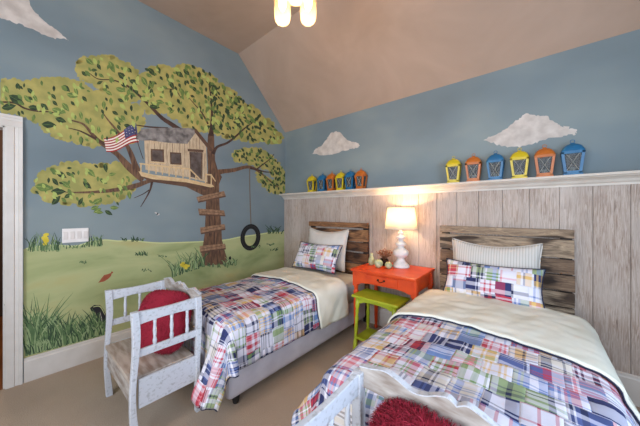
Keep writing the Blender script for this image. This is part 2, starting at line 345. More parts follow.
class Paint:
    def __init__(s, layer): s.bm = BM(); s.mats = []; s.x = .0008+layer*.00006; s.k = 0
    def mi(s, m):
        if m not in s.mats: s.mats.append(m)
        return s.mats.index(m)
    def poly(s, pts, m, conv=True, lift=0):
        s.k += 1; P = [wallL(*p) if conv else p for p in pts]
        f = s.bm.faces.new([s.bm.verts.new((s.x+s.k*2e-7+lift*1.5e-5, y, z)) for y, z in P]); f.material_index = s.mi(m)
        f.normal_update()
        if f.normal.x < 0: f.normal_flip()
    def stroke(s, pts, ws, m, lift=0):          # pixel-width tapered stroke
        n = len(pts); P = []
        for i in range(n-1):                     # resample smooth
            p0 = pts[max(i-1, 0)]; p1 = pts[i]; p2 = pts[i+1]; p3 = pts[min(i+2, n-1)]
            for q in range(4):
                a = q/4
                P.append(tuple(.5*((2*p1[j])+(-p0[j]+p2[j])*a+(2*p0[j]-5*p1[j]+4*p2[j]-p3[j])*a*a+(-p0[j]+3*p1[j]-3*p2[j]+p3[j])*a**3) for j in (0, 1))+(ws[i]+(ws[i+1]-ws[i])*a,))
        P.append((pts[-1][0], pts[-1][1], ws[-1])); L = []; Rr = []
        for i, (x, y, w) in enumerate(P):
            a = P[max(i-1, 0)]; b = P[min(i+1, len(P)-1)]; dx, dy = b[0]-a[0], b[1]-a[1]; l = math.hypot(dx, dy) or 1
            L.append((x-dy/l*w/2, y+dx/l*w/2)); Rr.append((x+dy/l*w/2, y-dx/l*w/2))
        for i in range(len(P)-1): s.poly([L[i], L[i+1], Rr[i+1], Rr[i]], m, lift=lift)
    def blob(s, x, y, rx, ry, m, ang=0, n=10, jit=.15, lift=0):
        c, q = math.cos(ang), math.sin(ang); pts = []
        for i in range(n):
            a = 2*PI*i/n; k = 1+R_.uniform(-jit, jit); u, v = rx*k*math.cos(a), ry*k*math.sin(a); pts.append((x+u*c-v*q, y+u*q+v*c))
        s.poly(pts, m, lift=lift)
    def leaf(s, x, y, ln, ang, m, fat=.27, vein=None, lift=0):
        a = math.radians(ang); c, q = math.cos(a), math.sin(a); pts = []
        prof = [(-.5, 0), (-.32, .6), (-.08, 1), (.18, .82), (.38, .4), (.56, 0), (.38, -.4), (.18, -.82), (-.08, -1), (-.32, -.6)]
        for u, v in prof: pts.append((x+ln*(u*c-fat*v*q), y+ln*(u*q+fat*v*c)))
        s.poly(pts, m, lift=lift)
        if vein and ln > 6: s.stroke([(x-ln*.45*c, y-ln*.45*q), (x+ln*.4*c, y+ln*.4*q)], [.35, .25], vein, lift=lift+1)
    def done(s, name, parent, label=None):
        o = obj(name, s.bm, s.mats, parent)
        if label: o['label'] = label
        return o
def inside(p, poly):
    x, y = p; r = False; j = len(poly)-1
    for i in range(len(poly)):
        xi, yi = poly[i]; xj, yj = poly[j]
        if (yi > y) != (yj > y) and x < (xj-xi)*(y-yi)/(yj-yi)+xi: r = not r
        j = i
    return r
MU = thing('tree_mural', 'painted tree mural with treehouse, flag and tire swing on the left wall', 'mural')
p = Paint(0)
hor = [(24, 249), (36, 247), (50, 245), (75, 246), (90, 242), (105, 240), (118, 241), (130, 240.5), (145, 242), (160, 243), (180, 242.5), (205, 241.5), (225, 240), (240, 237), (255, 235), (268, 233), (278, 232), (284.6, 231)]
P = [wallL(*q) for q in hor]; P[0] = (-2.806, P[0][1]); P[-1] = (-.001, P[-1][1])
p.poly([(-2.806, .193)]+P+[(-.001, .193)], HILL, conv=False)
p.stroke([(26, 248.6)]+hor[1:-1], [1.2]*(len(hor)-1), EDGE, lift=1); p.done('hill', MU)
p = Paint(1)
FA = [(0.2, 82), (10, 79), (22, 83), (35, 81), (50, 79), (65, 80), (80, 83), (90, 90), (105, 95), (125, 100), (140, 108), (143, 120), (140, 132), (133, 142), (118, 144), (100, 144), (96, 147), (84, 143), (70, 141), (58, 138), (48, 132), (40, 124), (30, 118), (14, 112), (0.2, 111)]
FB = [(77, 64), (84, 58), (95, 57), (110, 57), (124, 61), (133, 70), (145, 78), (165, 90), (175, 110), (150, 112), (140, 108), (143, 100), (128, 100), (112, 98), (100, 88), (92, 82), (80, 78)]
FC = [(147, 72), (156, 66), (168, 68), (185, 66), (198, 69), (210, 76), (222, 85), (232, 92), (243, 101), (252, 108), (262, 115), (270, 123), (277, 130), (282, 139), (278, 142), (264, 142), (250, 141), (240, 138), (228, 137), (215, 132), (203, 130), (190, 129), (178, 120), (166, 113), (152, 110), (140, 96), (138, 80)]
FD = [(231, 156), (236, 150), (247, 148), (258, 148), (268, 153), (276, 161), (282, 167), (286, 173), (289, 182), (286, 190), (280, 194), (270, 192), (263, 186), (257, 178), (256, 171), (262, 173), (270, 180), (276, 180), (268, 170), (256, 166), (247, 163), (236, 161)]
FE = [(36, 180), (42, 172), (54, 168), (62, 164), (75, 163), (90, 166), (104, 165), (118, 163), (132, 170), (138, 176), (128, 182), (133, 190), (127, 195), (116, 200), (100, 203), (86, 205), (70, 203), (54, 202), (42, 198), (34, 190)]
for poly in (FA, FB, FC, FD, FE):
    p.poly(poly, FOL)
    small = poly in (FD,)
    for i in range(len(poly)):
        a, b = poly[i], poly[(i+1) % len(poly)]; L = math.hypot(b[0]-a[0], b[1]-a[1])
        for k in range(max(1, int(L/3))):
            q = R_.random(); x, y = a[0]+(b[0]-a[0])*q, a[1]+(b[1]-a[1])*q; r = R_.uniform(1.2, 2.2) if small else R_.uniform(2, 4)
            if x-r > .3 and (x+r < 283 or y > 0): p.blob(x, y, r, r*.8, FOL)
p.done('foliage', MU)
p = Paint(2)                                     # trunk, boughs
p.poly([(208, 134), (214, 134), (214.5, 150), (215, 160), (218, 171), (222, 177), (219, 184), (219.5, 205), (221, 222), (222, 240), (225, 252), (229, 264), (199, 266), (202, 250), (204.5, 235), (205.5, 215), (206, 200), (203, 192), (196, 187), (206, 186), (208, 170), (207, 150)], BARK)
p.stroke([(211, 136), (212, 118), (211, 98), (208, 80)], [5.5, 2.6, 1.4, .7], BARKD)
p.stroke([(213, 154), (217, 147), (227, 143), (235, 137), (245, 128), (258, 119)], [4, 2.6, 2.2, 2, 1.4, .8], BARKD)
p.stroke([(216, 173), (222, 171.5), (234, 170), (246, 167), (254, 168.5), (262, 174), (270, 181), (279, 188)], [7, 4.6, 3.8, 3.2, 2.8, 1.8, 1.3, .8], BARK)
p.stroke([(250, 168), (258, 170), (266, 172), (274, 172)], [2.4, 1.6, 1.1, .6], BARKD); p.stroke([(256, 170), (262, 165), (270, 159), (274, 154)], [1.8, 1.2, .9, .5], BARKD)
p.stroke([(208, 192), (196, 188), (182, 183), (165, 180), (150, 181), (135, 186), (115, 190), (95, 192), (75, 192.5), (64, 192)], [11, 7, 4, 3, 3.5, 5, 4, 2.6, 1.5, .7], BARK)
p.stroke([(152, 182), (150, 190), (146, 198), (140.5, 207)], [2.6, 1.8, 1.2, .6], BARKD); p.stroke([(149, 190), (143, 194), (134, 198)], [1.2, .9, .5], BARKD)
p.stroke([(144, 179), (135, 172), (127, 165), (118, 155), (110, 149), (100, 142), (92, 134), (83, 124), (69, 120)], [9, 8, 7, 5, 5, 4, 3.2, 2, 1], BARK)
p.stroke([(140, 176), (135, 165), (131, 154), (126, 144), (118, 132), (108, 120), (103, 113)], [7, 6, 5, 3.5, 2.4, 1.5, .8], BARK)
p.stroke([(105, 144), (92, 137), (80, 131), (68, 128)], [3.5, 2, 1.3, .7], BARKD)
p.stroke([(180, 130), (171, 124), (162, 118), (153, 109), (145, 101), (134, 91), (124, 84), (112, 80), (98, 79), (88, 72)], [4.4, 4.2, 3.6, 3, 2.4, 2, 1.7, 1.2, 1, .6], BARKD)
p.stroke([(136, 125), (150, 127), (168, 128)], [1, 1.5, 1.6], BARKD); p.stroke([(189, 98), (196, 106), (202, 113), (208, 124)], [.6, .9, 1.3, 1.8], BARKD)
for (x, y0, y1) in ((209, 206, 236), (214, 200, 260), (217, 238, 262), (207, 240, 262), (211, 160, 190), (212, 244, 263)): p.stroke([(x, y0), (x+R_.uniform(-1, 1), (y0+y1)/2), (x+R_.uniform(-1, 1), y1)], [.4, 1.1, .4], BARKD, lift=1)
p.done('tree_trunk', MU, 'brown painted trunk with its boughs')
p = Paint(2); p.stroke([(0.4, 102), (15, 103), (24, 108), (36, 111), (50, 112), (60, 115)], [1.6, 2, 1.8, 1.5, 1.3, .6], BARKD)
p.done('twig', MU)
p = Paint(2); p.stroke([(165, 89), (175, 90), (181, 98)], [.7, 1, .6], BARKD); p.done('twig', MU)
p = Paint(3)                                     # leaves
T = {1: (0, 70), 2: (70, 50), 3: (70, 100), 4: (130, 55), 7: (20, 150), 8: (100, 150)}
LV = {1: [(45,135,60,60),(130,115,50,70),(215,150,60,45),(115,210,120,30),(60,262,100,-10),(195,205,70,45),(250,200,55,60),(315,260,70,40),(240,268,80,10),(380,188,50,50),(390,235,50,45),(410,290,90,20),(465,262,75,50),(472,130,65,45),(540,150,55,60),(510,180,80,15),(600,205,50,50),(575,322,55,80),(345,388,100,5),(430,355,80,20)],
 2: [(138,82,70,40),(205,118,50,60),(295,115,80,65),(100,168,50,45),(170,143,45,0),(210,232,45,-25),(295,205,45,45),(370,185,80,40),(380,248,55,40),(455,228,75,20),(528,222,75,60),(358,282,70,20),(470,295,55,65),(578,297,50,90),(523,340,50,90),(240,390,60,90),(43,293,50,70),(25,325,50,15),(275,305,55,35),(360,358,50,30),(435,410,40,90),(600,403,70,10),(580,155,70,50),(548,140,40,30),(560,180,50,30)],
 3: [(78,108,50,70),(203,210,50,90),(80,288,60,90),(345,142,75,20),(347,195,45,60),(435,60,40,80),(320,92,50,30),(395,90,40,60),(445,125,40,50),(5,262,35,90),(410,185,60,20)],
 4: [(205,108,50,75),(265,148,45,75),(350,135,70,40),(400,122,60,45),(405,82,40,50),(450,85,40,45),(490,138,55,80),(522,115,35,60),(567,135,35,70),(297,215,60,65),(295,280,45,90),(410,193,35,60),(445,190,50,40),(458,243,50,50),(510,195,50,90),(503,240,40,45),(570,213,45,90),(607,238,45,90),(587,325,45,-40),(540,245,35,90),(360,250,45,70),(325,240,40,70),(212,332,60,15),(295,360,40,0),(295,402,45,-30),(345,390,40,90),(383,388,40,60),(450,390,50,60),(497,378,40,90),(545,405,35,60),(410,300,35,60),(610,180,35,90),(220,235,30,0)],
 7: [(165,265,120,10),(292,175,80,30),(345,170,45,40),(380,165,30,40),(350,128,35,0),(250,225,65,50),(325,245,75,35),(270,295,100,0),(255,358,85,-45),(340,325,60,-30),(505,162,75,45),(475,248,75,40),(608,125,65,80),(590,220,65,35),(495,325,45,-60),(545,365,75,-30),(430,365,60,-60),(540,115,35,40),(530,410,60,-20),(560,440,60,10)],
 8: [(40,125,60,80),(85,172,50,-10),(25,220,55,30),(165,215,40,90),(122,322,45,80),(208,318,60,80),(125,380,30,60),(190,240,30,90),(100,410,60,0),(5,355,40,90),(60,445,60,30),(-20,430,60,-30)]}
LIGHTV = LL
for k, lst in LV.items():
    for (zx, zy, ln, an) in lst:
        m = LM if (zx*7+zy*3) % 10 < 2.2 else LD
        p.leaf(T[k][0]+zx/7.1, T[k][1]+zy/7.1, ln/7.1*1.02, an, m, fat=.25, vein=LM if m is LD else LL, lift=2)
def scat(poly, n, lmin, lmax, mats, avoid=None, lift=0, angs=(20, 110)):
    xs = [q[0] for q in poly]; ys = [q[1] for q in poly]; c = 0
    while c < n:
        x, y = R_.uniform(min(xs), max(xs)), R_.uniform(min(ys), max(ys))
        if inside((x, y), poly) and (not avoid or avoid(x, y)):
            p.leaf(x, y, R_.uniform(lmin, lmax), R_.uniform(*angs), R_.choice(mats), fat=.26, lift=lift); c += 1
scat(FC, 170, 3.4, 5.6, [LD, LD, LM], avoid=lambda x, y: x > 212, lift=2)
scat(FC, 70, 4, 6, [LD, LM, LM], avoid=lambda x, y: x < 215 and y > 66, lift=1)
scat(FD, 130, 2.6, 4.4, [LD, LD, LM], lift=2)
for F_, n in ((FA, 60), (FB, 40), (FC, 60), (FE, 40)): scat(F_, n, 4, 8, [LL, LM, LL], lift=0)
for F_, n in ((FA, 22), (FB, 14), (FE, 10)): scat(F_, n, 4, 6, [LM, LD], lift=1)
p.done('leaves', MU)['kind'] = 'stuff'
p = Paint(4)                                     # the little house
H = lambda x, y: (130+x/5.32, 110+y/5.32)
p.poly([H(*q) for q in ((75, 150), (300, 170), (345, 120), (405, 195), (412, 385), (320, 360), (82, 318))], HOUSE)
p.poly([H(*q) for q in ((300, 178), (345, 122), (402, 192), (412, 385), (318, 362))], HOUSE, lift=1)
p.poly([H(*q) for q in ((32, 155), (38, 128), (60, 103), (110, 97), (200, 94), (325, 97), (350, 104), (345, 126), (305, 180), (250, 178), (180, 172), (110, 162), (60, 163))], ROOF, lift=2)
p.poly([H(*q) for q in ((340, 96), (352, 100), (440, 210), (436, 222), (424, 218), (344, 118))], PLANKD, lift=3)
for x in (95, 130, 160, 195, 225, 262, 290): p.stroke([H(x, 178), H(x+2, 300)], [.45, .3], PLANKD, lift=3)
for x in (318, 335, 352, 370, 388): p.stroke([H(x, 165 if x < 330 else 150 if x < 380 else 190), H(x, 208)], [.4, .3], PLANKD, lift=3)
for x in (385, 398): p.stroke([H(x, 230), H(x, 370)], [.4, .3], PLANKD, lift=3)
for q in (((110, 207), (180, 210), (182, 278), (112, 272)), ((212, 224), (272, 228), (274, 292), (214, 288))):
    p.poly([H(*z) for z in q], PLANKD, lift=4); cx, cy = sum(z[0] for z in q)/4, sum(z[1] for z in q)/4
    p.poly([H(cx+(z[0]-cx)*.8, cy+(z[1]-cy)*.8) for z in q], WIN, lift=5)
    p.stroke([H(q[3][0]-6, q[3][1]+5), H(q[2][0]+6, q[2][1]+6)], [1.1, 1.1], RAIL, lift=5)
p.poly([H(*z) for z in ((306, 206), (392, 212), (390, 226), (308, 220))], PLANKD, lift=5)
p.poly([H(*z) for z in ((316, 222), (382, 226), (380, 368), (322, 356))], WIN, lift=4); p.stroke([H(318, 222), H(324, 356)], [.9, .9], PLANKD, lift=5); p.stroke([H(382, 226), H(380, 368)], [.9, .9], PLANKD, lift=5)
p.poly([H(*z) for z in ((45, 326), (130, 345), (300, 366), (440, 398), (448, 408), (430, 412), (300, 385), (120, 368), (60, 352))], RAIL, lift=6)
p.poly([H(*z) for z in ((60, 352), (120, 368), (300, 385), (430, 412), (400, 425), (250, 402), (100, 380))], PLANKD, lift=6)
p.stroke([H(50, 285), H(180, 300), H(318, 314)], [1.5, 1.5, 1.5], RAIL, lift=8); p.stroke([H(318, 314), H(372, 368)], [1.5, 1.2], RAIL, lift=8); p.stroke([H(400, 342), H(435, 346)], [1.4, 1.4], RAIL, lift=8); p.stroke([H(432, 346), H(455, 380)], [1.2, 1], RAIL, lift=8)
for x, a, b in ((58, 285, 330), (100, 292, 336), (138, 296, 340), (172, 300, 344), (208, 304, 350), (244, 308, 356), (282, 312, 362), (318, 312, 368), (350, 346, 374), (402, 342, 392), (432, 344, 400)): p.stroke([H(x, a), H(x, b)], [1.3, 1.3], RAIL, lift=8)
p.done('treehouse', MU, 'painted wooden treehouse with grey roof and railing')
p = Paint(4); Q = lambda x, y: (70+x/7.1, 100+y/7.1)  # flag: seven red and six white waving bands plus the canton
def flagpt(u, v):                                 # u along, v down
    x = 240+u*(470-240); top = 272-u*90+14*math.sin(u*5.2); bot = 362-u*50+16*math.sin(u*5.2+.4)
    return Q(x+v*18, top+(bot-top)*v)
for k in range(11):
    m = REDP if k % 2 == 0 else WHP
    for i in range(14):
        u0, u1 = i/14, (i+1)/14
        p.poly([flagpt(u0, k/11), flagpt(u1, k/11), flagpt(u1, (k+1)/11), flagpt(u0, (k+1)/11)], m)
for i in range(6): u0, u1 = .62+i*.38/6, .62+(i+1)*.38/6; p.poly([flagpt(u0, -.04), flagpt(u1, -.04), flagpt(u1, .56), flagpt(u0, .56)], BLP, lift=1)
for a in range(4):
    for b in range(3):
        c = flagpt(.68+a*.085, .06+b*.17); p.blob(c[0], c[1], .35, .35, WHP, n=5, lift=2)
p.stroke([Q(455, 185), Q(480, 300), Q(520, 420)], [.7, .7, .7], BARKD, lift=1)
p.done('flag', MU, 'painted striped red and white flag with blue corner')
p = Paint(5)
for pts in ([(196.3, 197), (224, 191), (225.5, 195.5), (198, 201.5)], [(198, 208.5), (224, 210.5), (225, 215), (199, 214)], [(200, 227.5), (224.5, 224), (225, 228.5), (200.5, 233)], [(199.5, 246), (225, 243.5), (225.5, 248), (200, 251.5)]):
    q = Paint(5); q.poly([(x+.4, y+1.4) for x, y in pts], PLANKD); q.poly(pts, PLANK, lift=1)
    q.stroke([(pts[0][0]+3, (pts[0][1]+pts[3][1])/2), (pts[1][0]-3, (pts[1][1]+pts[2][1])/2)], [.4, .5], PLANKD, lift=2); q.done('ladder_rung', MU)
p.bm.free()
p = Paint(4); p.stroke([(249.6, 168), (249.8, 190), (251, 226)], [.9, .9, .9], ROPE); p.done('rope', MU)
p = Paint(4)
def ring(p, cx, cy, rx, ry, ix, iy, tilt, m, lift=0):
    c, s = math.cos(tilt), math.sin(tilt); n = 36
    for i in range(n):
        a, b = 2*PI*i/n, 2*PI*(i+1)/n
        f = lambda r1, r2, g: (cx+r1*math.cos(g)*c-r2*math.sin(g)*s, cy+r1*math.cos(g)*s+r2*math.sin(g)*c)
        p.poly([f(rx, ry, a), f(rx, ry, b), f(ix, iy, b), f(ix, iy, a)], m, lift=lift)
ring(p, 250.4, 237.3, 10, 13.3, 5.6, 8.6, .12, TIRE); ring(p, 250.4, 237.3, 8.6, 11.8, 8.1, 11.2, .12, paintmat('tire_line', (44, 41, 40)), lift=1)
p.done('tire_swing', MU, 'painted black tire on a rope')
def tuft(p, x0, x1, yb, h, n, lean=.4, mats=GR, w=1.1):
    for k in range(n):
        x = R_.uniform(x0, x1); hh = h*R_.uniform(.5, 1); d = R_.uniform(-lean, lean)*hh; y = yb(x) if callable(yb) else yb
        y += R_.uniform(-1, 1); p.stroke([(x, y), (x+d*.35, y-hh*.55), (x+d, y-hh*R_.uniform(.8, 1))], [w, w*.8, .2], R_.choice(mats))
p = Paint(3)
bt = lambda x: 356-(x-24)*.275
for k, (x0, x1, h) in enumerate(((26, 46, 62), (30, 54, 48), (44, 74, 34), (60, 100, 34), (80, 104, 22))): tuft(p, x0, x1, bt, h, 64, .55, mats=[GR[0], GR[0], GR[1], GR[1], GR[2]], w=1.6)
tuft(p, 26, 104, bt, 14, 120, .6, w=1.6); p.done('tall_grass', MU, 'painted tall green grass above the baseboard')['kind'] = 'stuff'
p = Paint(3); tuft(p, 27, 60, 251, 20, 46, .5); tuft(p, 86, 104, 246, 14, 24, .6); tuft(p, 62, 86, 248, 5, 16, .8)
for k in range(10): p.blob(R_.uniform(42, 54), R_.uniform(234, 246), 2.2, 1.7, YEL, lift=1)
tuft(p, 40, 58, 250, 9, 18, .5); p.done('grass_tuft', MU, 'painted grass with yellow flowers around the light switch')
p = Paint(3); tuft(p, 172, 204, lambda x: 277-(x-172)*.35, 22, 60, .7); tuft(p, 222, 236, 265, 9, 22, .8); tuft(p, 202, 232, lambda x: 267, 5, 26, .8)
for k in range(7): p.blob(R_.uniform(181, 189), R_.uniform(262, 270), 1.8, 1.4, YEL, lift=1)
p.blob(230, 258, 1.2, 1.8, TIRE); p.done('grass_tuft', MU, 'painted grass at the foot of the trunk')
p = Paint(3); tuft(p, 268, 282, 233, 9, 16, 1.0, [GR[0]]); tuft(p, 122, 148, 241, 4, 16, 1, [GR[0], GR[1]]); tuft(p, 132, 137, 241, 7, 6, .4, [GR[0]]); tuft(p, 134, 148, 255, 5, 16, .8, [GR[1], GR[0]])
for (x, y) in ((84, 263), (146, 271), (162, 257), (256, 247), (272, 250), (270, 245)): tuft(p, x-5, x+5, y, 2.4, 9, 1.5, [GR[0], GR[1]], .9)
p.done('grass_tuft', MU, 'small painted grass tufts along the horizon')
p = Paint(4); p.poly([(98, 283), (101, 279), (104, 275), (108, 274), (112, 272.5), (111, 276), (108, 279), (104, 281.5), (101, 282)], RUST); p.blob(112, 272.5, 1.1, 1, RUST); p.done('bird', MU, 'painted rust red bird on the green hill')
p = Paint(4); p.blob(156, 213, 1.6, .7, CLOUD, .5); p.blob(158.5, 214.5, 1.6, .6, CLOUD, -.6); p.blob(157.3, 214, .6, 1.1, TIRE, .5); p.done('butterfly', MU)
p = Paint(5); p.poly([(90, 308), (94, 305), (100, 305), (103, 309), (107, 316), (109, 326), (108, 331), (97, 333), (96, 325), (97, 318), (95, 312), (91, 311)], BLK)
p.stroke([(93, 307), (100, 306.5), (105, 315)], [.5, 1, .5], EDGE, lift=1); p.stroke([(100, 312), (102, 322), (101, 331)], [.5, .8, .5], CLOUD, lift=1); p.done('skunk', MU, 'painted black animal with pale stripe in the grass')
# clouds
def cloud(name, pts, conv, plane, label):
    bm = BM(); P = []
    for i in range(len(pts)):
        a, b = conv(*pts[i]), conv(*pts[(i+1) % len(pts)])
        for k in range(5):
            q = k/5; P.append((a[0]+(b[0]-a[0])*q+R_.uniform(-.008, .008), a[1]+(b[1]-a[1])*q+R_.uniform(-.01, .01)))
    f = bm.faces.new([bm.verts.new(plane(*q)) for q in P]); o = obj(name, bm, CLOUD)
    return tag(o, label, 'painted cloud', 'painted clouds')
cloud('painted_cloud', [(-25, -25), (22, -25), (28, -2), (32, 8), (40, 17), (50, 25), (60, 33), (69, 40), (58, 39), (42, 34), (28, 28), (12, 21), (0, 17), (-25, 8)], wallL, lambda a, b: (.0006, a, b), 'white painted cloud high on the left wall above the tree')
cloud('painted_cloud', [(312, 154), (316, 149), (322, 145), (326, 140), (330, 134), (336, 131), (341, 133), (347, 140), (355, 142), (360, 145), (357, 148), (350, 149), (343, 151), (335, 154), (324, 155)], wallB, lambda a, b: (a, -.0008, b), 'small white painted cloud above the left lantern group')
cloud('painted_cloud', [(484, 140), (492, 136), (503, 131), (510, 125), (518, 119), (526, 114), (536, 115), (546, 116), (554, 121), (561, 126), (570, 128), (577, 131), (574, 135), (562, 136), (548, 139), (535, 143), (520, 147), (507, 147), (495, 144)], wallB, lambda a, b: (a, -.0008, b), 'large white painted cloud above the right lantern group')

# four-gang switch plate
sy0, sz1 = wallL(62, 228); sy1, sz0 = wallL(88.5, 242)
sw = thing('light_switch', 'white four-gang light switch plate on the mural wall', 'light switch', (0, (sy0+sy1)/2, (sz0+sz1)/2))
hw, hh = (sy1-sy0)/2, .062
bm = BM(); box(bm, .0025, .009, -hw, hw, -hh, hh); obj('plate', bm, M_PLATE, sw, bevel=.003)
for k in range(4):
    c = -hw+hw*2*(k+.5)/4; bm = BM(); box(bm, .0092, .014, c-.014, c+.014, -.034, .034); obj('rocker', bm, plain('rocker_plastic', (218, 206, 196), .4) if k == 0 else bpy.data.materials['rocker_plastic'], sw, bevel=.002)

# ------------------------------------------------------------------ beds
def make_headboard(bm, w, z1, seed):
    rr = random.Random(seed); z = z1
    for h in (.075, .155, .12, .13, .12, .12, .13, .12):
        for part in range(1):
            x0 = -w/2+rr.uniform(0, .006); x1 = w/2-rr.uniform(0, .006); zl = z-h+.004
            n = 10; A = []
            y0 = -.026-rr.uniform(0, .008)
            pts = [(x0+(x1-x0)*i/n, z-.001-rr.uniform(0, .004)) for i in range(n+1)]+[(x1-(x1-x0)*i/n, zl+rr.uniform(0, .006)) for i in range(n+1)]
            prism(bm, pts, lambda p_, q_, d: (p_, d, q_), y0, 0)
        z -= h+(.014 if rr.random() < .35 else .003)
def make_bed(x, label, hbmat, seed):
    t = thing('bed', label, 'bed', (x, -.03, 0), 0, 'twin beds')
    bm = BM(); make_headboard(bm, .975, 1.23, seed); hb = obj('headboard', bm, hbmat, t, bevel=.002, loc=(0, -.03, 0)); hb['label'] = 'headboard of rough reclaimed planks'
    for s in (-1, 1):
        bm = BM(); box(bm, s*.44-.035, s*.44+.035, -.028, -.0, .0, 1.20); obj('post', bm, M_DARKWOOD, t, bevel=.002)
    bm = BM(); box(bm, -.475, .475, -1.90, -.075, .085, .35); obj('box_spring', bm, M_BOX, t, bevel=.03)
    bm = BM(); box(bm, -.475, .475, -1.91, -.075, .352, .585); obj('mattress', bm, M_SHEET, t, bevel=.05)
    for sx in (-1, 1):
        for yy in (-1.8, -.2):
            bm = BM(); lathe(bm, [(.02, 0), (.026, .03), (.03, .084)], 16, (sx*.4, yy, .001)); obj('leg', bm, M_BLACK, t, smooth=False)
    return t
B1X, B2X = 1.095, 2.89
bed1 = make_bed(B1X, 'left twin bed with brown plank headboard beside the mural wall', M_HB1, 3)
bed2 = make_bed(B2X, 'right twin bed with grey-brown plank headboard beside the orange table', M_HB2, 8)

class Drape:
    def __init__(s, cx, y0, w, top, r=.05, flare=.05, cflare=.3, seed=0, ripple=.012, puff=.011, side=0.0, kick=None):
        s.x0, s.x1, s.y0 = cx-w/2+r, cx+w/2-r, y0+r; s.top = top; s.r = r; s.fl = flare; s.cf = cflare; s.seed = seed; s.rp = ripple; s.pf = puff; s.side = side; s.kick = kick
    def __call__(s, a, b, lift=0.0):
        nx = min(max(a, s.x0), s.x1); ny = max(b, s.y0); dx, dy = a-nx, b-ny; d = math.hypot(dx, dy)
        z = s.top+s.pf*(mnoise.noise(Vector((a*7, b*7, s.seed)))+.6*mnoise.noise(Vector((a*17, b*17, s.seed+5))))
        crown = 1-((a-(s.x0+s.x1)/2)/((s.x1-s.x0)/2))**2
        z += .022*max(0, crown)
        if d < 1e-9: return Vector((a, b, z+lift))
        n = Vector((dx/d, dy/d, 0)); r = s.r; cor = (2*abs(n.x*n.y)); d *= 1-.14*cor
        arc = r*PI/2; along = a*.9+b*1.1
        if d < arc: th = d/r; out = r*math.sin(th); drop = r*(1-math.cos(th)); nn = n*math.sin(th)+Vector((0, 0, math.cos(th)))
        else:
            e = d-arc; sl = s.fl+s.cf*cor+s.side*abs(n.x)**2*min(1, max(0, (-b-.6)/.5)); c = 1/math.sqrt(1+sl*sl); out = r+e*sl*c; drop = r+e*c; nn = n
            out += s.rp*(mnoise.noise(Vector((along*5, s.seed, 2)))+.5*mnoise.noise(Vector((along*12, s.seed, 7)))+.35)*min(1, e/.15)
            if cor > .02: out += .035*math.sin(math.atan2(abs(n.y), abs(n.x))*6)*min(1, e/.3)*min(1, cor*2)
            if s.kick and n.y < -.2:
                q = min(1, max(0, (a-s.kick)/.05)); out += .13*q*q*(3-2*q)*min(1, e/.38)**1.3*(1-cor)
        zz = z-drop
        if zz < .02: zz = .02
        return Vector((nx, ny, 0))+n*out+Vector((0, 0, zz))+nn*lift
def cloth(name, D, a0, a1, b0, b1, mat, parent, step=.02, thick=.01, lift=0.0, edge=None, uvo=(0, 0)):
    na, nb = int((a1-a0)/step)+1, int((b1-b0)/step)+1; bm = BM(); uvl = bm.loops.layers.uv.new('UVMap'); G = []; UV = {}
    for j in range(nb+1):
        row = []
        for i in range(na+1):
            a = a0+(a1-a0)*i/na; bb0 = b0+(edge(a) if edge else 0); b = bb0+(b1-bb0)*j/nb
            v = bm.verts.new(D(a, b, lift)); UV[v] = (a+uvo[0], b+uvo[1]); row.append(v)
        G.append(row)
    for j in range(nb):
        for i in range(na):
            f = bm.faces.new((G[j][i], G[j][i+1], G[j+1][i+1], G[j+1][i]))
            for lp in f.loops: lp[uvl].uv = UV[lp.vert]
    o = obj(name, bm, mat, parent, smooth=True)
    m = o.modifiers.new('thickness', 'SOLIDIFY'); m.thickness = thick; m.offset = 1
    return o
def binding(D, paths, parent, r=.0048, lift=.004, name='binding'):
    bm = BM()
    for pts in paths: tube(bm, [D(a, b, lift) for a, b in pts], r, 6)
    o = obj(name, bm, M_NAVY, parent, smooth=True); o['label'] = 'navy bound edge'; return o
def seg(a, b, n=60): return [(a[0]+(b[0]-a[0])*i/n, a[1]+(b[1]-a[1])*i/n) for i in range(n+1)]
def make_quilt(cx, label, mat, seed, side, foot, fold0, fold1, head, cfl, wd=.99, top=.605, fl=0.0, rad=.06, kick=None):
    D = Drape(cx, -1.955, wd, top, seed=seed, cflare=cfl, flare=.05, r=rad, side=fl, kick=kick)
    t = thing('quilt', label, 'quilt', (0, 0, 0), 0, 'patchwork quilts on the beds')
    a0, a1, b0 = cx-.495-side, cx+.495+side, -1.955-foot
    q = cloth('patchwork', D, a0, a1, b0, fold1-.1, mat, t, thick=.012, uvo=(seed*.37, seed*.21)); q['label'] = 'plaid patchwork face'
    wob = lambda a: .022*math.sin(a*6+seed)+.03*math.sin(a*2.3+seed*2)
    c = cloth('turned_back_lining', D, a0-.015, a1+.015, fold0, head, M_CREAM, t, thick=.02, lift=.018, edge=wob); c['label'] = 'cream lining folded back below the pillows'
    ed = [(a, fold0+wob(a)) for a, _ in seg((a0-.015, 0), (a1+.015, 0), 90)]
    binding(D, [ed], t, lift=.022)
    binding(D, [seg((a0, fold0), (a0, b0), 80)+seg((a0, b0), (a1, b0), 90)[1:]+seg((a1, b0), (a1, fold0), 80)[1:]], t, lift=.006)
    binding(D, [seg((a1+.015, fold0+wob(a1)), (a1+.015, head), 40)], t, lift=.022) 
    return t
q1 = make_quilt(B1X, 'plaid patchwork quilt with cream fold on the left bed', M_QUILT, 1.0, .275, .44, -1.04, -.80, -.60, .22, kick=1.39)
q2 = make_quilt(B2X, 'plaid patchwork quilt with cream fold on the right bed', M_QUILT2, 4.0, .33, .47, -1.15, -.80, -.43, .25, wd=1.04, top=.635, fl=.5, rad=.08)

